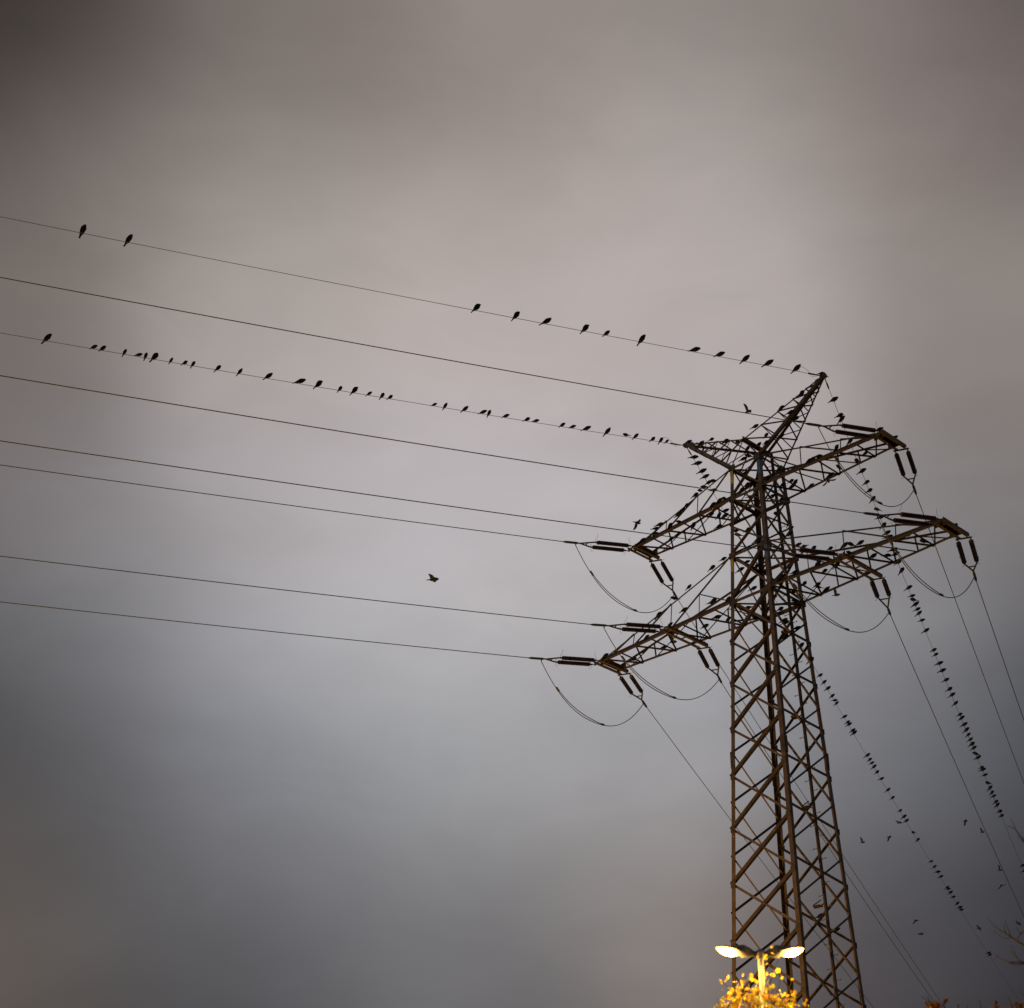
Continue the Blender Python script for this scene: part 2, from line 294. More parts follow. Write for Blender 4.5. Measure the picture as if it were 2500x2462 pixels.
# ---- crossarms
def crossarm(zb, zt, xt, yt, ts, inner, area2):
    arm = empty('crossarm', (0, 0, 0), tower); arm['label'] = area2 + ' crossarm'
    for s in (-1, 1):
        area = area2 + (' left' if s < 0 else ' right') + ' arm'
        a, b = ('L', 'F') if s < 0 else ('N', 'R')
        tip = lambda y, dz=0: Vector((s*xt, y, zb+dz))
        bl, br = (cn(a, zb), tip(-yt)), (cn(b, zb), tip(yt)); tl, tr = (cn(a, zt), tip(-yt*.8, .14)), (cn(b, zt), tip(yt*.8, .14))
        member('chord', *bl, .12, (0, 1, 0), UP, arm, area, STEEL, .015); member('chord', bl[0]+Vector((0, -.016, -.07)), bl[1]+Vector((0, -.016, -.07)), .09, (0, -1, 0), UP, arm, None, STEEL, .014)
        member('chord', *br, .09, (0, -1, 0), UP, arm, area, STEEL, .014)
        member('chord', *tl, .062, (0, 1, 0), OUTZ, arm, area); member('chord', *tr, .062, (0, -1, 0), OUTZ, arm, area)
        for lo, up, n in ((bl, tl, (0, 1, 0)), (br, tr, (0, -1, 0))):
            for i in range(len(ts)-1):
                member('strut', lerp(*up, ts[i]), lerp(*lo, ts[i+1]), .048, n, UP, arm, area)
                if i: member('strut', lerp(*up, ts[i]), lerp(*lo, ts[i]), .045, n, (1, 0, 0), arm, None)
            if inner:
                m = lerp(lerp(*up, 0), lerp(*lo, ts[1]), .52)
                member('strut', m, lerp(*lo, 0), .04, n, UP, arm, None); member('strut', m, lerp(*lo, ts[1]*.52), .04, n, (1, 0, 0), arm, None)
        nb = 8 if inner else 6
        for i in range(nb):
            t0, t1 = i/nb*.96, (i+1)/nb*.96
            p, q = (bl, br) if i % 2 == 0 else (br, bl)
            member('strut', lerp(*p, t0), lerp(*q, t1), .055, OUTZ, (1, 0, 0), arm, area)
            if i % 2: member('strut', lerp(*bl, t0), lerp(*br, t0), .045, OUTZ, (1, 0, 0), arm, area)
        # tip cross beams, the strings hang from their ends
        for dx in (-.21, .21):
            member('cross_beam', (s*xt+dx, -yt-.2, zb-.09), (s*xt+dx, yt+.2, zb-.09), .12, (1 if dx < 0 else -1, 0, 0), UP, arm, None, STEEL, .015)
        MB().box((s*(xt-.05), 0, zb+.05), .46, yt*1.7, .018).box((s*(xt-.12), -yt*.8, zb+.02), .5, .016, .24).box((s*(xt-.12), yt*.8, zb+.02), .5, .016, .24).build('tip_plate', PLATE, arm)
        if inner:
            for dx in (-.22, .22):
                member('cross_beam', (s*XI+dx, -YI-.2, zb-.1), (s*XI+dx, YI+.2, zb-.1), .12, (1 if dx < 0 else -1, 0, 0), UP, arm, area, STEEL, .016)
            for y in (-.55, 0, .55): MB().box((s*XI, y, zb-.06), .42, .07, .02).build('batten', PLATE, arm)
crossarm(Z3, Z4, XU, YU, [0, .34, .67, .92], False, 'upper')
crossarm(Z2, ZP, XO, YO, [0, .45, .745, .93], True, 'lower')

# ------------------------------------------------------------------ wires, strings and jumpers
# name: (x, y attach, beam z, azimuth deg, z0, slope, curvature)
AZL, AZR = -110.5, 113.0
LEFT = {'upper left': (-XU, YU, Z3, 34.26, -.101, .00033), 'upper right': (XU, YU, Z3, 34.29, -.098, .00029),
        'lower outer right': (XO, YO, Z2, 29.79, -.099, .00031), 'lower inner right': (XI, YI, Z2, 29.89, -.102, .00033),
        'lower inner left': (-XI, YI, Z2, 29.83, -.101, .00033), 'lower outer left': (-XO, YO, Z2, 29.76, -.100, .00034)}
RIGHT = {'upper right': (34.45, -.095, .00024), 'lower outer right': (30.02, -.111, .00034), 'lower inner right': (30.50, -.095, .00039),
         'upper left': (34.28, -.076, .00025), 'lower inner left': (30.02, -.081, .00043), 'lower outer left': (29.84, -.075, .00021)}
def wirept(ax, ay, z0, m, k, az, s):
    a = math.radians(az); return Vector((ax + math.cos(a)*s, ay + math.sin(a)*s, z0 + m*s + k*s*s))
def make_rod():
    b = MB(); n = 10; prof = [(0, .018), (.03, .034), (.10, .034), (.11, .045)]
    q = .14
    while q < 1.50: prof += [(q, .054), (q+.012, .088), (q+.030, .084), (q+.036, .056)]; q += .056
    prof += [(q+.01, .045), (q+.02, .034), (q+.09, .034), (q+.12, .018)]
    vs = [(x, r*math.cos(2*math.pi*k/n), r*math.sin(2*math.pi*k/n)) for x, r in prof for k in range(n)]
    fs = [(i*n+k, i*n+(k+1) % n, (i+1)*n+(k+1) % n, (i+1)*n+k) for i in range(len(prof)-1) for k in range(n)]
    b.add(vs, fs); me = bpy.data.meshes.new('insulator_rod'); me.from_pydata(b.v, [], b.f); me.materials.append(CERAM); me.update(); return me, q+.12
ROD, RODL = make_rod()
def make_horn(up):
    b = MB(); b.tube([(0, 0, .03), (.02, 0, .10), (-.03, 0, .16), (-.07, 0, .26 if up else .17), (-.05, 0, .34 if up else .19)], .006, 4); me = bpy.data.meshes.new('arcing_horn'); me.from_pydata(b.v, [], b.f); me.materials.append(FIT); return me
AH1, AH2 = make_horn(True), make_horn(False)
def basis(t):
    side = t.cross(UP).normalized(); up = side.cross(t).normalized(); return side, up
def string_set(name, side, x, ay, zb, sgn, wp, Ls=3.25):
    """twin tension strings from the crossarm out to the dead end clamp; wp(s) is the wire."""
    start = Vector((x, sgn*(ay+.14), zb-.10)); end = wp(Ls)
    root = empty('insulator_string', start)
    where = {'upper left': 'tip of the upper left arm', 'upper right': 'tip of the upper right arm', 'lower outer right': 'tip of the lower right arm', 'lower outer left': 'tip of the lower left arm',
             'lower inner right': 'middle of the lower right arm', 'lower inner left': 'middle of the lower left arm'}[name]
    tag(root, 'twin dark insulators pulling ' + ('left' if sgn < 0 else 'down to the right') + ' from the ' + where, 'insulator', 'insulator strings on the crossarms')
    t = (end-start).normalized(); sd_, up_ = basis(t); L = (end-start).length
    rods0 = .17; rods1 = rods0+RODL
    def P(q, a=0, b=0): return t*q + sd_*a + up_*b
    hw = .215
    lk = MB()
    for a in (-hw, hw): lk.tube([P(0, a), P(rods0+.02, a)], .02, 5)
    lk.box(P(.05), .07, 2*hw+.12, .03, (t, sd_, up_)); lk.build('link', FIT, root)
    R = Matrix((t, sd_, up_)).transposed().to_4x4()
    for a in (-hw, hw):
        r = bpy.data.objects.new('insulator_rod', ROD); COL.objects.link(r); r.parent = root; r.matrix_local = Matrix.Translation(P(rods0, a)) @ R
        for q, me, fl in ((.06, AH1 if a < 0 else AH2, 1), (RODL-.06, AH1 if a < 0 else AH2, -1)):
            for ub in (1, -1):
                h = bpy.data.objects.new('arcing_horn', AH2 if ub < 0 else me); COL.objects.link(h); h.parent = r
                h.matrix_local = Matrix.Translation((q, 0, 0)) @ Matrix.Diagonal((-fl, 1, ub, 1)) @ Matrix.Rotation(.5 if a < 0 else -.5, 4, 'X')
    y0 = rods1+.02; y1 = L-.72
    yk = MB()
    for a in (-hw, hw): yk.tube([P(y0-.03, a), P(y1, 0)], .032, 5)
    q = y0+.22; f_ = 1-(q-y0)/(y1-y0); yk.tube([P(q, -hw*f_), P(q, hw*f_)], .026, 5)
    yk.box(P(y1), .10, .07, .03, (t, sd_, up_)); yk.build('yoke', FIT, root)
    cl = MB().tube([P(y1-.02), P(y1+.10), P(y1+.16), P(L-.10), P(L+.02)], [.024, .034, .05, .05, .03], 8)
    cl.tube([P(y1+.16), P(y1+.22, 0, -.10)], .024, 6).build('dead_end_clamp', FIT, root)
    return root, start + P(y1+.22, 0, -.10)
def wire(name, wp, s0, s1, r, label, grp, m):
    ss = [s0 + (s1-s0)*(i/110)**1.15 for i in range(111)]
    o0 = wp(s0); o = MB().tube([wp(s)-o0 for s in ss], r, 6).build(name, m, None, True, o0)
    return tag(o, label, 'power line', grp)
order = {'upper right': 'second cable from the top', 'lower outer right': 'fourth cable from the top'}
LW = {'upper right': 'upper dark conductor running left, reaching the upper right arm', 'lower outer right': 'dark conductor running left to the lower right arm tip',
      'lower inner right': 'dark conductor running left to the middle of the lower right arm', 'upper left': 'dark conductor running left from the upper left arm tip',
      'lower inner left': 'dark conductor running left from the middle of the lower left arm', 'lower outer left': 'lowest dark conductor running left from the lower left arm tip'}
WIRES = {}
for nm, (x, ay, zb, z0, m, k) in LEFT.items():
    wl = lambda s, A=(x, -.5, z0, m, k, AZL): wirept(*A, s)
    z0r, mr, kr = RIGHT[nm]; wr = lambda s, A=(x, .5, z0r, mr, kr, AZR): wirept(*A, s)
    LR = 4.3 if nm == 'lower inner right' else (3.9 if nm == 'lower inner left' else 3.35)
    LL = {'lower inner left': 3.65, 'lower inner right': 3.7}.get(nm, 3.25)
    r1, c1 = string_set(nm, 'left', x, ay, zb, -1, wl, LL); r2, c2 = string_set(nm, 'right', x, ay, zb, 1, wr, LR)
    wire('conductor', wl, LL, 250, .016, LW[nm], 'conductors of the span to the left', CABLE)
    wire('conductor', wr, LR, 250, .016, LW[nm].replace('running left to', 'falling away right from').replace('running left, reaching', 'falling away right from').replace('running left from', 'falling away right from').replace('lowest', 'steepest'), 'conductors of the span to the right', CABLE)
    # jumper loop under the arm
    drop = 1.72; N = 40; pts = []
    for i in range(N+1):
        t = i/N; p = c1.lerp(c2, t); sag = drop*(1-abs(2*t-1)**2.3); pts.append(p - Vector((0, 0, sag)))
    root = tag(empty('jumper_cable', c1), 'drooping loop of cable slung under the ' + {'upper left': 'upper left arm tip', 'upper right': 'upper right arm tip', 'lower outer right': 'lower right arm tip', 'lower outer left': 'lower left arm tip', 'lower inner right': 'middle of the lower right arm', 'lower inner left': 'middle of the lower left arm'}[nm], 'jumper cable', 'jumper loops under the crossarms')
    MB().tube([p-c1 for p in pts], .0165, 6).build('cable', CABLE, root, True)
    a0, a1 = 6, 23
    MB().tube([pts[i]-c1 + Vector((.05, 0, .07*math.sin(math.pi*(i-a0)/(a1-a0)))) for i in range(a0, a1+1)], .0165, 6).build('cable', CABLE, root, True)
    for i in (a0, a1):
        d = (pts[i+1]-pts[i-1]).normalized(); c = (pts[i]-c1) + Vector((.025, 0, .01))
        MB().tube([c-d*.12, c-d*.08, c+d*.08, c+d*.12], [.02, .045, .045, .02], 7).build('clamp', FIT, root)
EW = {('left', 0): (-XH, 38.42, -.101, .00033, AZL), ('left', 1): (XH, 38.49, -.102, .00037, AZL), ('right', 0): (-XH, 38.54, -.048, .00036, AZR), ('right', 1): (XH, 38.39, -.120, .00047, AZR)}
EP = {}
for (sd_, i), (x, z0, m, k, az) in EW.items():
    dz = z0 - ZH
    def wp(s, x=x, z0=z0, m=m, k=k, az=az, dz=dz):
        p = wirept(x, 0, z0, m, k, az, s); p.z -= dz*math.exp(-s/3.0); return p
    EP[(sd_, i)] = wp
    wire('earth_wire', wp, .1, 200 if sd_ == 'right' else 250, .0095, 'thin grey wire lined with birds, ' + ('running left' if sd_ == 'left' else 'falling away right') + ' from the ' + ('left' if i == 0 else 'right') + ' prong', 'thin shield wires on the forked top', EWIRE)
    p0, p1 = wp(.12), wp(.75)
    r = tag(empty('earth_wire_clamp', p0), 'small tension clamp on the ' + ('left' if i == 0 else 'right') + ' prong holding the wire ' + ('going left' if sd_ == 'left' else 'going away right'), 'clamp', 'shield wire clamps')
    MB().tube([Vector(), (p1-p0)*.4, (p1-p0)*.5, (p1-p0)*.95, (p1-p0)], [.02, .02, .032, .032, .014], 6).build('clamp_body', FIT, r)
    if sd_ == 'left':
        q = wp(1.15)-p0
        MB().tube([q, q+Vector((0, .05, .22)), q+Vector((0, .3, .38)), q+Vector((0, .62, .34)), q+Vector((0, .85, .18)), Vector((0, .05, .06))], .008, 4).build('bonding_loop', FIT, r)

# ------------------------------------------------------------------ birds
def bird_mesh(nm, pitch, neck, stretch, tail, headup, wings=0, fat=1.0):
    """one continuous body: tail, rump, breast, neck, head and bill, then two short legs; feet at the origin."""
    prof = [(-.228*tail, .024, .008), (-.15*tail, .025, .011), (-.10, .028, .020), (-.06, .044, .042), (-.01, .061, .064), (.04, .070, .074), (.085, .065, .069), (.112*stretch, .050, .054), (.138*stretch, .044, .046), (.162*stretch, .034, .035), (.176*stretch, .014, .014), (.204*stretch, .003, .003)]
    cp, sp = math.cos(pitch), math.sin(pitch); n = 8; vs = []; ctr = []
    for i, (x, a, b) in enumerate(prof):
        zo = 0
        xx = x
        X, Z = xx*cp - zo*sp, xx*sp + zo*cp
        if x > .1: # neck bends back towards level
            x0 = .10; q = (x-x0); ang = pitch*neck + headup; X, Z = x0*cp + q*math.cos(ang), x0*sp + q*math.sin(ang); nx, nz = -math.sin(ang), math.cos(ang)
        else:
            nx, nz = -sp, cp
        if x < -.07: Z -= 0.0; 
        f = fat if -.09 < x < .12 else 1
        for k in range(n):
            t = 2*math.pi*k/n; vs.append((X + nx*b*f*math.sin(t), a*f*math.cos(t), Z + nz*b*f*math.sin(t)))
    low = .092; vs = [(x-.01, y, z+low) for x, y, z in vs]
    fs = [(i*n+k, i*n+(k+1) % n, (i+1)*n+(k+1) % n, (i+1)*n+k) for i in range(len(prof)-1) for k in range(n)]
    fs += [tuple(range(n-1, -1, -1)), tuple((len(prof)-1)*n+k for k in range(n))]
    b = MB(); b.add(vs, fs)
    if not wings:
        for s in (-1, 1):
            b.tube([(0, s*.018, low-.02), (.004, s*.02, .004)], [.010, .005], 5); b.tube([(-.018, s*.02, .004), (.026, s*.022, .004)], .005, 4)
            # folded wing lying along the flank
            wv = [(.07, s*.050, .02), (.0, s*.060, .035), (-.10, s*.040, .012), (-.155, s*.016, .012), (-.08, s*.052, -.012), (.02, s*.060, -.012)]
            wv = [((x*cp - z*sp)-.01, y*(1+.03), x*sp + z*cp + low) for x, y, z in wv]
            iv = [(x, y*.6, z) for x, y, z in wv]
            b.add(wv+iv, [(0, 1, 5), (1, 4, 5), (1, 2, 4), (2, 3, 4)] + [(i, (i+1) % 6, 6+(i+1) % 6, 6+i) for i in range(6)])
    else:
        for s in (-1, 1):
            W = [(.05, .04, 0), (.075, .16, wings*.09), (.045, .27, wings*.15), (-.03, .385, wings*.17), (-.06, .33, wings*.15), (-.055, .22, wings*.11), (-.07, .12, wings*.06), (-.055, .04, 0)]
            wv = [(x, s*y, z+low+.01) for x, y, z in W]; iv = [(x, y, z-.006) for x, y, z in wv]
            b.add(wv+iv, [(0, 1, 6, 7), (1, 2, 5, 6), (2, 3, 4, 5), (8, 15, 14, 9), (9, 14, 13, 10), (10, 13, 12, 11)] + [(i, (i+1) % 8, 8+(i+1) % 8, 8+i) for i in range(8)])
    me = bpy.data.meshes.new(nm); me.from_pydata(b.v, [], b.f); me.materials.append(FEATH); me.polygons.foreach_set('use_smooth', [True]*len(me.polygons)); me.update(); return me
R_ = math.radians
PERCH = [bird_mesh('perched_bird', R_(30), .5, .98, 1.0, 0), bird_mesh('perched_bird', R_(17), .7, 1.03, 1.0, .1), bird_mesh('perched_bird', R_(50), .35, .9, .95, .1, 0, 1.06), bird_mesh('perched_bird', R_(8), .3, .98, .95, 0), bird_mesh('perched_bird', R_(24), -.2, .82, 1.0, 0, 0, 1.1)]
POSE = ['leaning forward', 'stretched low', 'sitting upright', 'crouching flat', 'hunched']
GREY = mat('grey_plumage', (.07, .07, .075), .8, noise=.3, scale=20, spec=.2)
FLY = [bird_mesh('flying_bird', 0, .5, 1.05, .9, 0, 1.3), bird_mesh('flying_bird', 0, .5, 1.05, .9, 0, -.9), bird_mesh('flying_bird', 0, .5, 1.05, .9, 0, .25)]
for _m in FLY: _m.materials[0] = GREY
PERCH.append(bird_mesh('perched_bird', R_(34), -.9, .9, 1.0, -.3)); POSE.append('preening head down')
PERCH.append(bird_mesh('perched_bird', R_(26), .2, 1.0, 1.05, .55)); POSE.append('head raised')
ONES = ['', 'first', 'second', 'third', 'fourth', 'fifth', 'sixth', 'seventh', 'eighth', 'ninth', 'tenth', 'eleventh', 'twelfth', 'thirteenth', 'fourteenth', 'fifteenth', 'sixteenth', 'seventeenth', 'eighteenth', 'nineteenth']
TENS = {2: ('twenty', 'twentieth'), 3: ('thirty', 'thirtieth'), 4: ('forty', 'fortieth'), 5: ('fifty', 'fiftieth'), 6: ('sixty', 'sixtieth'), 7: ('seventy', 'seventieth')}
def ordw(n):
    if n < 20: return ONES[n]
    t, o = divmod(n, 10); return TENS[t][1] if o == 0 else TENS[t][0] + '-' + ONES[o]
def bird(P, pose, size, head, label, group, tilt=0):
    o = bpy.data.objects.new('bird', PERCH[pose] if pose < 10 else FLY[pose-10]); COL.objects.link(o)
    o.location = P; o.scale = (size, size, size); o.rotation_euler = (tilt, 0, head)
    return tag(o, label, 'bird', group)
def nearest_s(wp, u, v, s1):
    lo, hi = .2, s1
    best = None
    N = 400
    for i in range(N+1):
        s = lo+(hi-lo)*i/N; a = proj(wp(s)); d = (a[0]-u)**2 + (a[1]-v)**2
        if best is None or d < best[0]: best = (d, s)
    s0 = best[1]; st = (hi-lo)/N
    for i in range(41):
        s = s0 + st*(i/20-1)
        a = proj(wp(s)); d = (a[0]-u)**2 + (a[1]-v)**2
        if d < best[0]: best = (d, s)
    return best[1], math.sqrt(best[0])
B_T2L = [(201, 33), (313, 27), (1163, 28), (1260, 25), (1334, 25), (1428.5, 30), (1481, 20), (1567, 28), (1697, 24), (1758, 23), (1820, 24), (1876, 27), (1945, 25)]
B_T1L = [(114, 26), (228.5, 18), (250, 20), (303.5, 17), (338, 17), (355, 17), (377, 26), (417, 15), (451, 16), (471, 17), (532, 19), (585, 18), (654.6, 22), (732, 24), (777, 25), (830, 17), (865, 23), (901, 15), (933, 18), (952.6, 16), (1060, 14), (1086.7, 17), (1135, 19), (1179, 18), (1194, 17), (1235, 17), (1287, 17), (1308, 16), (1373, 17), (1398, 16), (1432, 20), (1483, 21), (1529, 17), (1552, 17), (1594, 16), (1614, 17), (1628, 13)]
UPRIGHT = {201, 355, 777, 865, 1194, 1428.5, 1260, 1163}
FLAT = {1481, 1758, 228.5, 338, 1060, 1235, 1373, 1697}
B_T1R = [(1694, 1117), (1703, 1132), (1714, 1151), (1722, 1164), (1731, 1178), (2001, 1649), (2009, 1667), (2018, 1682.5), (2028, 1701), (2034.6, 1710.6), (2038, 1718.7), (2057, 1752), (2065, 1765), (2069, 1770.7), (2077, 1786), (2081.4, 1791.5), (2114, 1846), (2120, 1856), (2124, 1864.5), (2129.7, 1874), (2137, 1886.8), (2147.6, 1903), (2163.8, 1930.4), (2176, 1949), (2194, 1980), (2203, 1996), (2210, 2005), (2226.4, 2033.5), (2237.4, 2051.4), (2269.8, 2103.6), (2278, 2117), (2286.7, 2129.6), (2293.4, 2141.4), (2309, 2167), (2311.7, 2171), (2317, 2180.3), (2323.8, 2190.7), (2333.9, 2206.9), (2339, 2217), (2343.6, 2221.6), (2409, 2327.9), (2413, 2332)]
B_T2R = [(2034, 977.7), (2049, 1015.5), (2054, 1025), (2076, 1077.7), (2103.8, 1152), (2116, 1178.5), (2121.6, 1198.5), (2129, 1219.5), (2139.5, 1244.7), (2144.7, 1265.7), (2159.5, 1282.5), (2162.6, 1303.5), (2175, 1309.8), (2187, 1353.6), (2188.8, 1375), (2198.8, 1394.9), (2215.8, 1436.7), (2223.5, 1456), (2226.6, 1466), (2232.3, 1477.4), (2237.2, 1488.8), (2240.9, 1498.8), (2247.7, 1515.3), (2257, 1541.5), (2277, 1588.4), (2280.8, 1599.6), (2288.5, 1621.9), (2297.2, 1639.2), (2306.8, 1661.5), (2315.4, 1684), (2321.2, 1698.4), (2328.4, 1719.2), (2340.6, 1745.5), (2344.3, 1754.8), (2350.7, 1770.7), (2356.7, 1783.7), (2360.2, 1795.2), (2365.4, 1806.8), (2370.3, 1818.3), (2374.6, 1827.6), (2380.4, 1842), (2383.3, 1851.5), (2393.4, 1874.6), (2396.3, 1880.4), (2401.2, 1892.8), (2409.3, 1912.8), (2413.6, 1925.2), (2418.5, 1935.9), (2422.3, 1944.5), (2429.5, 1958.4), (2431.5, 1967), (2438.2, 1982), (2442, 1992.5), (2493, 2114), (2498.5, 2127), (2495.6, 2145)]
def wire_birds(key, pix, by_x, text, group):
    wp = EP[key]; ent = []
    for e in pix:
        if by_x:
            # the place on the wire under that column
            u = e[0]; a, b = .2, 60.0
            for _ in range(50):
                m = (a+b)/2
                if proj(wp(m))[0] > u: a = m
                else: b = m
            s, sz, ukey = (a+b)/2, e[1], e[0]
        else:
            s, dd = nearest_s(wp, e[0]+1, e[1]+5, 110); sz, ukey = None, e[0]
        ent.append((s, sz, ukey))
    ent.sort()
    for n, (s, sz, uk) in enumerate(ent):
        P = wp(s); d = (P-CAM).length; rnd = random.Random(int(uk*7))
        pose = 0 if uk in (114, 313) else 2 if uk in UPRIGHT else (3 if uk in FLAT else rnd.choice([0, 0, 1, 1, 4, 3, 5, 6]))
        size = (sz*d/F/.30) if sz else rnd.uniform(.98, 1.25)
        size = max(.72, min(1.3, size))
        P = P + Vector((0, 0, .008))
        bird(P, pose, size, rnd.uniform(-.15, .75) + (math.pi if rnd.random() < .07 and uk not in (114, 1163) else 0), f'black bird {POSE[pose]}, {ordw(n+1)} from the {text}', group)
wire_birds(('left', 1), B_T2L, True, 'right prong along its left-hand wire', 'birds on the topmost wire going left')
wire_birds(('left', 0), B_T1L, True, 'left prong along its left-hand wire', 'birds on the second thin wire going left')
wire_birds(('right', 0), B_T1R, False, 'left prong along its right-hand wire', 'birds on the left prong wire going away')
wire_birds(('right', 1), B_T2R, False, 'right prong along its right-hand wire', 'birds on the right prong wire going away')
# birds sitting on the steel: pixels where they sit
STEELB = [(2000, 898), (2024, 912), (1677, 1084), (1708, 1080), (1738, 1071), (1844, 1043), (1869.5, 1055), (1799, 1077), (1772, 1079), (1826, 1094), (1863.7, 1077), (1854, 1084), (1907.6, 1065), (1957.7, 964), (1906, 995.5), (1927, 1008), (1943, 1022),
 (1839.4, 1110.5), (1828, 1115), (1814, 1123), (1801, 1152), (1818.6, 1155.6), (1846, 1157), (1845, 1168), (1874, 1168), (1900.7, 1142), (1825.5, 1185.6), (1809, 1198), (1750, 1212), (1769, 1219), (1831, 1214), (1881, 1215.6), (1911, 1178.7), (1938.7, 1182), (1932, 1192.5), (1938.7, 1161), (1906.5, 1218),
 (1742, 1177.6), (1723.5, 1191), (1714, 1199.6), (1700.6, 1212.5), (1740, 1196), (1674, 1232.7), (1663, 1243), (1652, 1254), (1663, 1278), (1690, 1288), (1664, 1310), (1756.6, 1284), (1736, 1256.6), (1742, 1235), (1776, 1236.5), (1755, 1254), (1831, 1239), (1767.6, 1266), (1889, 1251), (1795, 1297), (1824.6, 1293.4), (1925.7, 1280.5), (1931, 1293.4), (1914.7, 1306), (1929.4, 1306), (1789.7, 1315.4), (1848.5, 1322), (1822.8, 1343), (1767.6, 1367), (1742, 1388), (1800.7, 1396.3), (1821, 1376), (1845, 1389), (1865, 1370.6), (1949.6, 1331), (1966, 1334),
 (1686, 1432), (1652.8, 1460.7), (1736.4, 1453.3), (1738, 1468), (1775, 1462.5), (1837.5, 1436.8), (1944, 1399), (1907, 1409), (1968, 1415.6), (1992, 1429.4), (1878, 1455), (1936.8, 1447.8), (1938.6, 1466), (1904.6, 1486.4), (1826.5, 1488), (1672, 1492),
 (1560, 1328.6), (1569, 1323), (1612.6, 1285), (1602, 1293), (1597, 1301), (1639, 1288), (1639, 1315), (1606, 1502), (1635, 1528), (1585, 1561), (1619, 1583), (1572, 1594), (1547, 1608), (1478.7, 1608),
 (2162.6, 1046), (2192, 1054.6), (2041.8, 1095.5), (2055.5, 1102), (1984, 1120.8), (2000.8, 1114.5), (1977.7, 1125), (2112, 1110), (2093, 1118.7), (2047, 1140.7), (2028, 1158.6), (1976.7, 1175.4),
 (1988, 1339), (2032.4, 1336), (2068, 1330.8), (2086, 1327.7), (2108, 1323.5), (2078.6, 1344.5), (2131, 1356), (2164.7, 1356), (2198, 1326.6), (2183.6, 1342.4), (2255, 1325.6), (2225.6, 1304.6), (2343.9, 1267.4), (2324, 1265.4),
 (2002.4, 1377.8), (2012.4, 1396.3), (1993.9, 1429), (2006.7, 1429), (2015.2, 1429), (2039.4, 1386.4), (1941, 1467.5), (1920, 1511.6), (1921.3, 1518.7), (1944, 1535.8), (1922.8, 1568.5), (1957, 1577), (1977, 1615.4), (1748.6, 1507.7), (1714.4, 1534), (1776, 1515.6), (1841.8, 1510.3), (1999, 2239), (2044, 2271)]
perch = []
for (u, v) in STEELB:
    fu, fv = u+1, v+6; best = None
    for p0, p1, area, size in MEMB:
        a, b = proj(p0), proj(p1); dx, dy = b[0]-a[0], b[1]-a[1]; L2 = dx*dx+dy*dy
        if L2 < 4: continue
        t = max(.02, min(.98, ((fu-a[0])*dx + (fv-a[1])*dy)/L2)); q = (a[0]+t*dx, a[1]+t*dy)
        d3 = (p1-p0).normalized(); steep = abs(d3.z)
        cost = math.hypot(q[0]-fu, q[1]-fv) + (0 if steep < .5 else 3 if steep < .75 else 7 if steep < .9 else 14)
        P = p0.lerp(p1, t); cost += .12*((P-CAM).length-60)
        if best is None or cost < best[0]: best = (cost, P, area, size)
    perch.append((best[2], best[1], u, v, best[0], best[3]))
AR = {'left horn': ('left prong', lambda e: (e[1].x), 'tip of the left prong'), 'right horn': ('right prong', lambda e: -e[1].x, 'tip of the right prong'),
      'upper left arm': ('', lambda e: e[1].x, 'tip of the upper left arm'), 'upper right arm': ('', lambda e: -e[1].x, 'tip of the upper right arm'),
      'lower left arm': ('', lambda e: e[1].x, 'tip of the lower left arm'), 'lower right arm': ('', lambda e: -e[1].x, 'tip of the lower right arm'), 'body': ('', lambda e: -e[1].z, 'top on the tower body')}
for area, (_, key, text) in AR.items():
    lst = sorted([e for e in perch if e[0] == area], key=key)
    for n, e in enumerate(lst):
        rnd = random.Random(int(e[2]*3+e[3])); pose = rnd.choice([0, 1, 1, 3, 4, 2, 5, 6]); head = rnd.uniform(-.2, .8)
        if rnd.random() < .16: head += math.pi
        o = bird(e[1] + Vector((0, 0, e[5]*.55)), pose, rnd.uniform(.82, 1.1), head, f'black bird {POSE[pose]}, {ordw(n+1)} from the {text}', 'birds perched on the ' + ('tower body' if area == 'body' else area.replace('horn', 'prong')))
FLYB = [(1826, 1008.7, 62, 10, .2, 'flying bird beside the upper conductor left of the forked top'), (1556, 1280, 62, 11, 1.2, 'flying bird above the tip of the upper left arm'),
 (1057, 1422, 54, 12, .6, 'lone flying bird in the open sky well left of the tower'), (2024, 1177.5, 66, 11, 2.0, 'flying bird just under the upper right arm'),
 (2042, 1457.5, 66, 10, .4, 'flying bird below the lower right arm beside the hanging loop'), (2106, 2060, 80, 10, .3, 'gliding bird just right of the tower leg, low in the sky'),
 (2171, 2046.5, 88, 11, 1.0, 'flying bird left of the row on the thin wire, low right'), (2195.5, 2012.4, 75, 12, .0, 'gliding bird touching the row of birds on the thin wire, low right'),
 (2357, 2007.5, 84, 11, .8, 'flying bird between the two bird wires, low right'), (2398.6, 2035, 90, 10, .2, 'small flying bird left of the conductor, low right'),
 (2441, 2127, 92, 10, .5, 'small flying bird close left of the conductor near the right edge'), (2446, 2164.7, 92, 11, 1.6, 'small dark flying bird under the conductor near the right edge'),
 (2236.5, 2250.6, 88, 11, 1.3, 'small flying bird right of the two far conductors, low down'), (2249, 2284.5, 72, 12, .1, 'gliding bird beside the two far conductors, low down'),
 (2390, 2269.7, 86, 12, .2, 'gliding bird left of the bare branches'), (2486.7, 2258.5, 86, 12, .1, 'gliding bird above the bare branches at the right edge'), (1644, 1572.8, 66, 10, .4, 'flying bird beneath the lower left arm')]
for u, v, dist, pose, hd, lab in FLYB:
    bird(at(u, v, dist), pose, 1.2 if u < 1100 else .95 if u < 2060 else .72, hd, lab, 'birds in flight', random.uniform(-.4, .4))

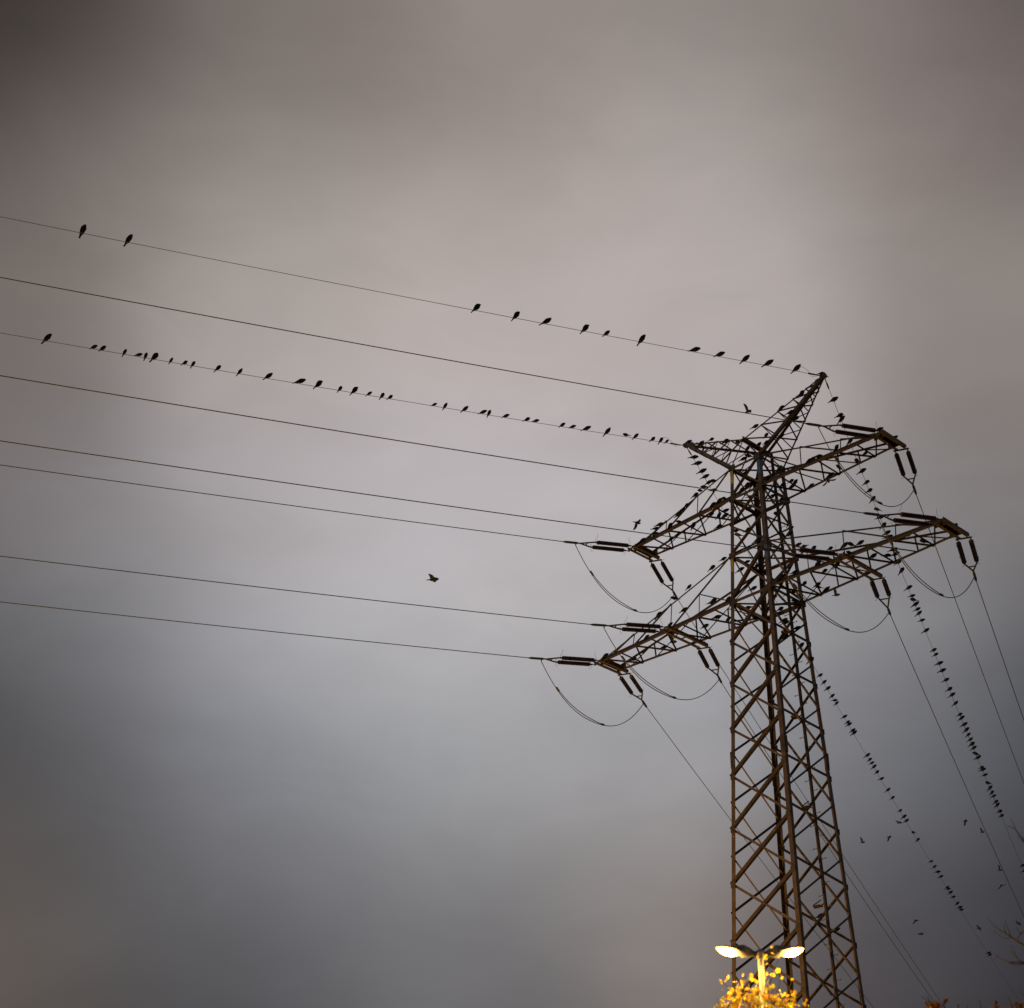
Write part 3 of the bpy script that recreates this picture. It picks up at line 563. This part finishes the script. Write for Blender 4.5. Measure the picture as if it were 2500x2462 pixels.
# ------------------------------------------------------------------ street lamps
def bowl(L, W, H, n=12, m=7):
    """half teardrop hanging below a flat rim, pointing +x"""
    vs = []; fs = []
    for i in range(m+1):
        x = L*i/m; f = math.sin(math.pi*min(1, (.12+.88*i/m)))**.6 if i < m else .12
        for k in range(n+1):
            a = math.pi*k/n; vs.append((x, W*f*math.cos(a), -H*f*math.sin(a)))
    for i in range(m):
        for k in range(n): fs.append((i*(n+1)+k, (i+1)*(n+1)+k, (i+1)*(n+1)+k+1, i*(n+1)+k+1))
    return vs, fs
def street_lamp(base, H, rot, label, power):
    root = tag(empty('street_lamp', base), label, 'street lamp', 'street lamps along the path'); root.rotation_euler = (0, 0, rot)
    MB().tube([(0, 0, 0), (0, 0, 1.1), (0, 0, 1.16), (0, 0, H-.02)], [.075, .075, .052, .034], 14).build('pole', POLE, root, True)
    MB().tube([(.0, -.045, 1.2), (.0, -.045, H-.15)], .011, 6).build('cable_duct', POLE, root)
    MB().tube([(0, 0, H-.06), (0, 0, H+.035), (0, 0, H+.05)], [.052, .052, .035], 12).build('pole_cap', HOUS, root)
    for s in (-1, 1):
        tl = R_(11)
        h = empty('lamp_head', (0, 0, H-.03), root); h.rotation_euler = (0, -tl, 0 if s > 0 else math.pi)
        # the housing: a tapering shell, narrow at the pole, widest past the middle
        prof = [(.03, .025, .028), (.09, .036, .045), (.15, .060, .072), (.22, .086, .092), (.30, .090, .060), (.38, .080, .036), (.46, .060, .024), (.52, .036, .016)]
        vs = []; n = 12
        for x, a, b in prof:
            for k in range(n):
                t = 2*math.pi*k/n; sz_ = math.sin(t); vs.append((x, a*math.cos(t), .012 + b*(sz_ if sz_ > 0 else (sz_*.75 if x < .26 else sz_*.12))))
        fs = [(i*n+k, i*n+(k+1) % n, (i+1)*n+(k+1) % n, (i+1)*n+k) for i in range(len(prof)-1) for k in range(n)] + [tuple(range(n-1, -1, -1)), tuple((len(prof)-1)*n+k for k in range(n))]
        MB().add(vs, fs).build('housing', HOUS, h, True)
        bv, bf = bowl(.285, .094, .068); MB().add([(x+.255, y, z+.002) for x, y, z in bv], bf).build('bowl', GLOW, h, True)
        ld = bpy.data.lights.new('sodium_light', 'POINT'); ld.energy = power; ld.color = (1.0, .56, .13); ld.shadow_soft_size = .08
        lo = bpy.data.objects.new('sodium_light', ld); COL.objects.link(lo); lo.parent = h; lo.location = (.42, 0, -.16)
    return root
street_lamp(LAMP_XY, LAMP_Z, math.atan2(vr.y, vr.x), 'twin-headed street lamp glowing orange above yellow leaves', 75)
for q in (31, 50):
    street_lamp(LAMP_XY + RD*q, LAMP_Z, math.atan2(vr.y, vr.x)+.1, 'twin-headed street lamp standing ' + ('nearer the foot of the pylon' if q < 40 else 'beyond the foot of the pylon'), 7500)

# ------------------------------------------------------------------ trees
def px_poly(pts, dist, dd=0): return [at(u, v, dist+dd*i) for i, (u, v) in enumerate(pts)]
def grow(b, p, d, L, r, depth, rng, ends, spread=.6, up=.12, nseg=4):
    pts = [p]; q = p.copy(); dd = d.copy()
    for i in range(nseg):
        dd = (dd + Vector((rng.uniform(-.2, .2), rng.uniform(-.2, .2), rng.uniform(-.12, .2)+up*.3))).normalized(); q = q + dd*(L/nseg); pts.append(q.copy())
    b.tube(pts, [r*(1-.55*i/nseg) for i in range(nseg+1)], 5, False)
    if depth == 0: ends.append((pts[-1], dd)); ends.append((pts[2], dd)); return
    for k in range(rng.choice([2, 3, 3])):
        base = pts[rng.choice([2, 3, 4])]; a = rng.uniform(0, 6.283); s_ = d.orthogonal().normalized(); s_ = Matrix.Rotation(a, 3, d) @ s_
        grow(b, base, (dd + s_*spread*rng.uniform(.6, 1.3) + UP*up).normalized(), L*rng.uniform(.6, .8), r*.5, depth-1, rng, ends, spread, up)
def leafmesh(pts, size, rng, name, m, parent, loc):
    vs = []; fs = []
    for p in pts:
        s = size*rng.uniform(.6, 1.25); n = Vector((rng.gauss(0, 1), rng.gauss(0, 1), rng.gauss(0, .8))).normalized(); a = n.orthogonal().normalized(); a = Matrix.Rotation(rng.uniform(0, 6.28), 3, n) @ a; c = n.cross(a)
        q = p-loc; i = len(vs)
        vs += [q-a*s*.5, q-a*s*.2+c*s*.42+n*s*.06, q+a*s*.2+c*s*.40+n*s*.05, q+a*s*.62, q+a*s*.2-c*s*.40+n*s*.05, q-a*s*.2-c*s*.42+n*s*.06]
        fs += [(i, i+1, i+2, i+3), (i, i+3, i+4, i+5)]
    o = MB().add(vs, fs).build(name, m, parent); o['kind'] = 'stuff'; return o
rng = random.Random(5)
# leafy tree round the lamp
ctr = at(1872, 2600, 19.7); tb = Vector((ctr.x, ctr.y, 0))
tree = tag(empty('leafy_tree', tb), 'small tree with glowing yellow autumn leaves below the street lamp', 'tree')
top = Vector((0, 0, LAMP_Z-3.1))
MB().tube([Vector(), Vector((.03, .02, 1.5)), Vector((-.02, .0, 2.8)), top], [.10, .085, .07, .05], 9).build('trunk', BARK, tree, True)
ends = []
for k in range(13):
    a = k*2.4; tilt = rng.uniform(.25, .95)
    b = MB(); e0 = []
    st = top - Vector((0, 0, rng.uniform(0, 1.2))); d = Vector((math.cos(a)*tilt, math.sin(a)*tilt, 1)).normalized()
    grow(b, st, d, 1.05, .024, 3, rng, e0, .55, .2)
    b.build('branch', BARK, tree, True); ends += e0
ztop = at(1870, 2392, 19.7).z
pts = []
for p, d in ends:
    for _ in range(5):
        q = p + Vector((rng.gauss(0, .08), rng.gauss(0, .09), rng.gauss(0, .08)))
        pts.append(q + tb)
# keep the crown's outline: a low dome that is highest left of the pole
def dome(P):
    u, v = proj(P); lim = 2421 + .0012*max(0, u-1890)**2 - 22*math.exp(-((u-1822)/40)**2) + .0016*(u-1850)**2 + (.02*max(0, 1775-u)**2)
    return v > lim + rng.gauss(0, 10)
extra = []
for _ in range(2100):
    u = rng.gauss(1862, 78); v = rng.uniform(2385, 2620); extra.append(at(u, v, rng.uniform(18.9, 20.6)))
pts = [p for p in pts + extra if dome(p)]
leafmesh(pts[0::3], .050, rng, 'foliage', LEAF, tree, tb)
leafmesh(pts[1::3], .045, rng, 'foliage', LEAF3, tree, tb)
leafmesh(pts[2::3], .042, rng, 'foliage', LEAF4, tree, tb)
# a few single leaves climbing beside the pole
sp = [(1886, 2328), (1870, 2334), (1868, 2340), (1871, 2354), (1899, 2370), (1894, 2374), (1887, 2381), (1909, 2388), (1814, 2381), (1834, 2381), (1777, 2386), (1761, 2397), (1772, 2395), (1871, 2378), (1868, 2388), (1934, 2392), (1875, 2395), (1884, 2312)]
for u, v in sp:
    pass
leafmesh([at(u, v, 19.75) for u, v in sp], .055, rng, 'foliage', LEAF, tree, tb)
tw = MB()
for pp in ([(1866, 2462), (1880, 2400), (1892, 2360), (1900, 2345)], [(1880, 2462), (1900, 2410), (1908, 2380)], [(1850, 2462), (1826, 2410), (1818, 2380)], [(1840, 2462), (1790, 2420), (1762, 2396)], [(1866, 2450), (1868, 2400), (1868, 2345), (1884, 2315)], [(1900, 2462), (1925, 2420), (1936, 2390)]):
    tw.tube([p-tb for p in px_poly(pp, 19.75)], [.008, .006, .004, .003][:len(pp)], 5)
for _ in range(46):
    u = rng.gauss(1858, 58); v = rng.uniform(2404, 2440) + .003*(u-1850)**2; e = at(u, v, rng.uniform(19.2, 20.2)) - tb
    a = e + Vector((rng.gauss(0, .12), rng.gauss(0, .12), -rng.uniform(.35, .7))); m = (a+e)/2 + Vector((rng.gauss(0, .03), rng.gauss(0, .03), 0))
    tw.tube([a, m, e], [.006, .004, .002], 4)
tw.build('twig', BARK, tree)
# bare tree reaching in from the right
bt = at(2760, 2460, 20.5); bt.z = 0
bare = tag(empty('bare_tree', bt), 'bare branches lit orange reaching in at the right edge', 'tree')
trk = [Vector((0, 0, 0)), Vector((.05, 0, 2.5)), at(2740, 2500, 20.5)-bt, at(2720, 2200, 20.5)-bt, at(2690, 1980, 20.5)-bt]
MB().tube(trk, [.16, .12, .07, .035, .01], 9).build('trunk', BARK, bare, True)
BR = [[[(2735, 2350), (2600, 2150), (2500, 2052), (2489.5, 2041), (2479, 2025), (2459, 2016)], [(2479, 2025), (2474, 2012), (2468.4, 1999.6)], [(2500, 2058), (2489, 2046), (2484, 2042)], [(2560, 2110), (2540, 2070), (2520, 2050)]],
 [[(2740, 2430), (2620, 2375), (2500, 2308.6), (2468.5, 2288.5), (2448.3, 2276), (2426.6, 2260.5), (2410.3, 2242.7)], [(2467, 2285), (2461, 2268), (2453, 2247.3)], [(2468.5, 2289), (2454.5, 2291.6), (2442, 2287), (2426.6, 2273.7)], [(2481.7, 2295), (2490, 2284), (2490, 2278), (2481.7, 2264.4)], [(2490, 2282), (2500, 2274), (2520, 2266)], [(2456, 2281), (2452, 2265), (2451, 2258)]],
 [[(2740, 2450), (2620, 2380), (2500, 2350.6), (2463.9, 2349.8), (2442, 2341), (2429.7, 2329.6)], [(2500, 2350), (2487, 2345), (2479.4, 2332), (2469.3, 2307.9)], [(2494, 2352), (2482, 2338), (2467, 2321)], [(2500, 2354), (2480, 2356), (2466, 2352)], [(2436, 2336), (2432, 2338), (2427, 2343)]],
 [[(2745, 2500), (2600, 2500), (2500, 2433), (2485.6, 2415.7)], [(2520, 2447), (2470, 2455), (2460.7, 2434)]]]
for grp in BR:
    b = MB()
    for j, pl in enumerate(grp):
        n = len(pl); r0 = .020 if j == 0 else .0065
        b.tube([p-bt for p in px_poly(pl, 20.5, -.03 if j % 2 else .03)], [max(.0032, r0*(1-i/(n-1))**.8) for i in range(n)], 5)
    b.build('branch', BARK, bare)
# young tree whose tip just shows at the bottom
sb = at(2285, 2600, 19.0); sb.z = 0
sap = tag(empty('young_tree', sb), 'dull orange treetop just showing at the bottom right of the pylon', 'tree')
MB().tube([Vector(), Vector((0, 0, 3)), at(2290, 2520, 19)-sb], [.06, .045, .015], 8).build('trunk', BARK, sap, True)
b = MB()
for pl in ([(2290, 2520), (2288, 2470), (2274.5, 2451.4), (2249.7, 2432.8)], [(2288, 2480), (2272, 2450), (2263.6, 2432)], [(2290, 2500), (2300, 2460), (2309, 2442)], [(2290, 2520), (2310, 2470), (2305, 2450)], [(2290, 2540), (2340, 2490), (2340, 2452)], [(2290, 2540), (2360, 2500), (2362, 2455)]):
    b.tube([p-sb for p in px_poly(pl, 19.0)], [.010, .006, .004, .003][:len(pl)], 5)
b.build('branch', BARK, sap)
lp = [at(rng.gauss(2280, 10), rng.uniform(2446, 2480), 19+rng.uniform(-.2, .2)) for _ in range(60)] + [at(rng.gauss(2308, 4), rng.gauss(2444, 5), 19) for _ in range(12)] + [at(rng.uniform(2230, 2380), rng.uniform(2464, 2560), 19+rng.uniform(-.4, .4)) for _ in range(260)]
leafmesh(lp, .045, rng, 'foliage', LEAF2, sap, sb)
# shrub tips along the bottom right corner
hb = at(2450, 2700, 19.5); hb.z = 0
shr = tag(empty('tall_shrub', hb), 'thin upright orange twigs along the bottom right corner', 'shrub')
b = MB(); b2 = MB()
for u0, v0, u1, v1 in ((2396, 2462, 2391, 2443), (2429, 2462, 2430, 2441), (2434, 2470, 2432, 2446), (2472, 2462, 2461, 2434), (2410, 2480, 2404, 2458), (2450, 2480, 2452, 2456), (2490, 2475, 2494, 2450), (2340, 2470, 2338, 2452)):
    b.tube([p-hb for p in [at(2450, 3000, 19.5), at((u0+2450)/2, 2700, 19.5), at(u0, v0, 19.5), at(u1, v1, 19.5)]], [.015, .009, .006, .003], 5)
b.build('stem', BARK, shr)
lp = [at(rng.uniform(2380, 2510), rng.uniform(2452, 2600)+rng.uniform(0, 20), 19.5+rng.uniform(-.3, .3)) for _ in range(420)] + [at(rng.gauss(2431, 3), rng.uniform(2446, 2462), 19.5) for _ in range(8)] + [at(rng.gauss(2492, 8), rng.uniform(2448, 2470), 19.5) for _ in range(30)]
leafmesh(lp, .04, rng, 'foliage', LEAF2, shr, hb)
print('objects', len(bpy.data.objects), 'worst perch', sorted([round(e[4]) for e in perch])[-6:])
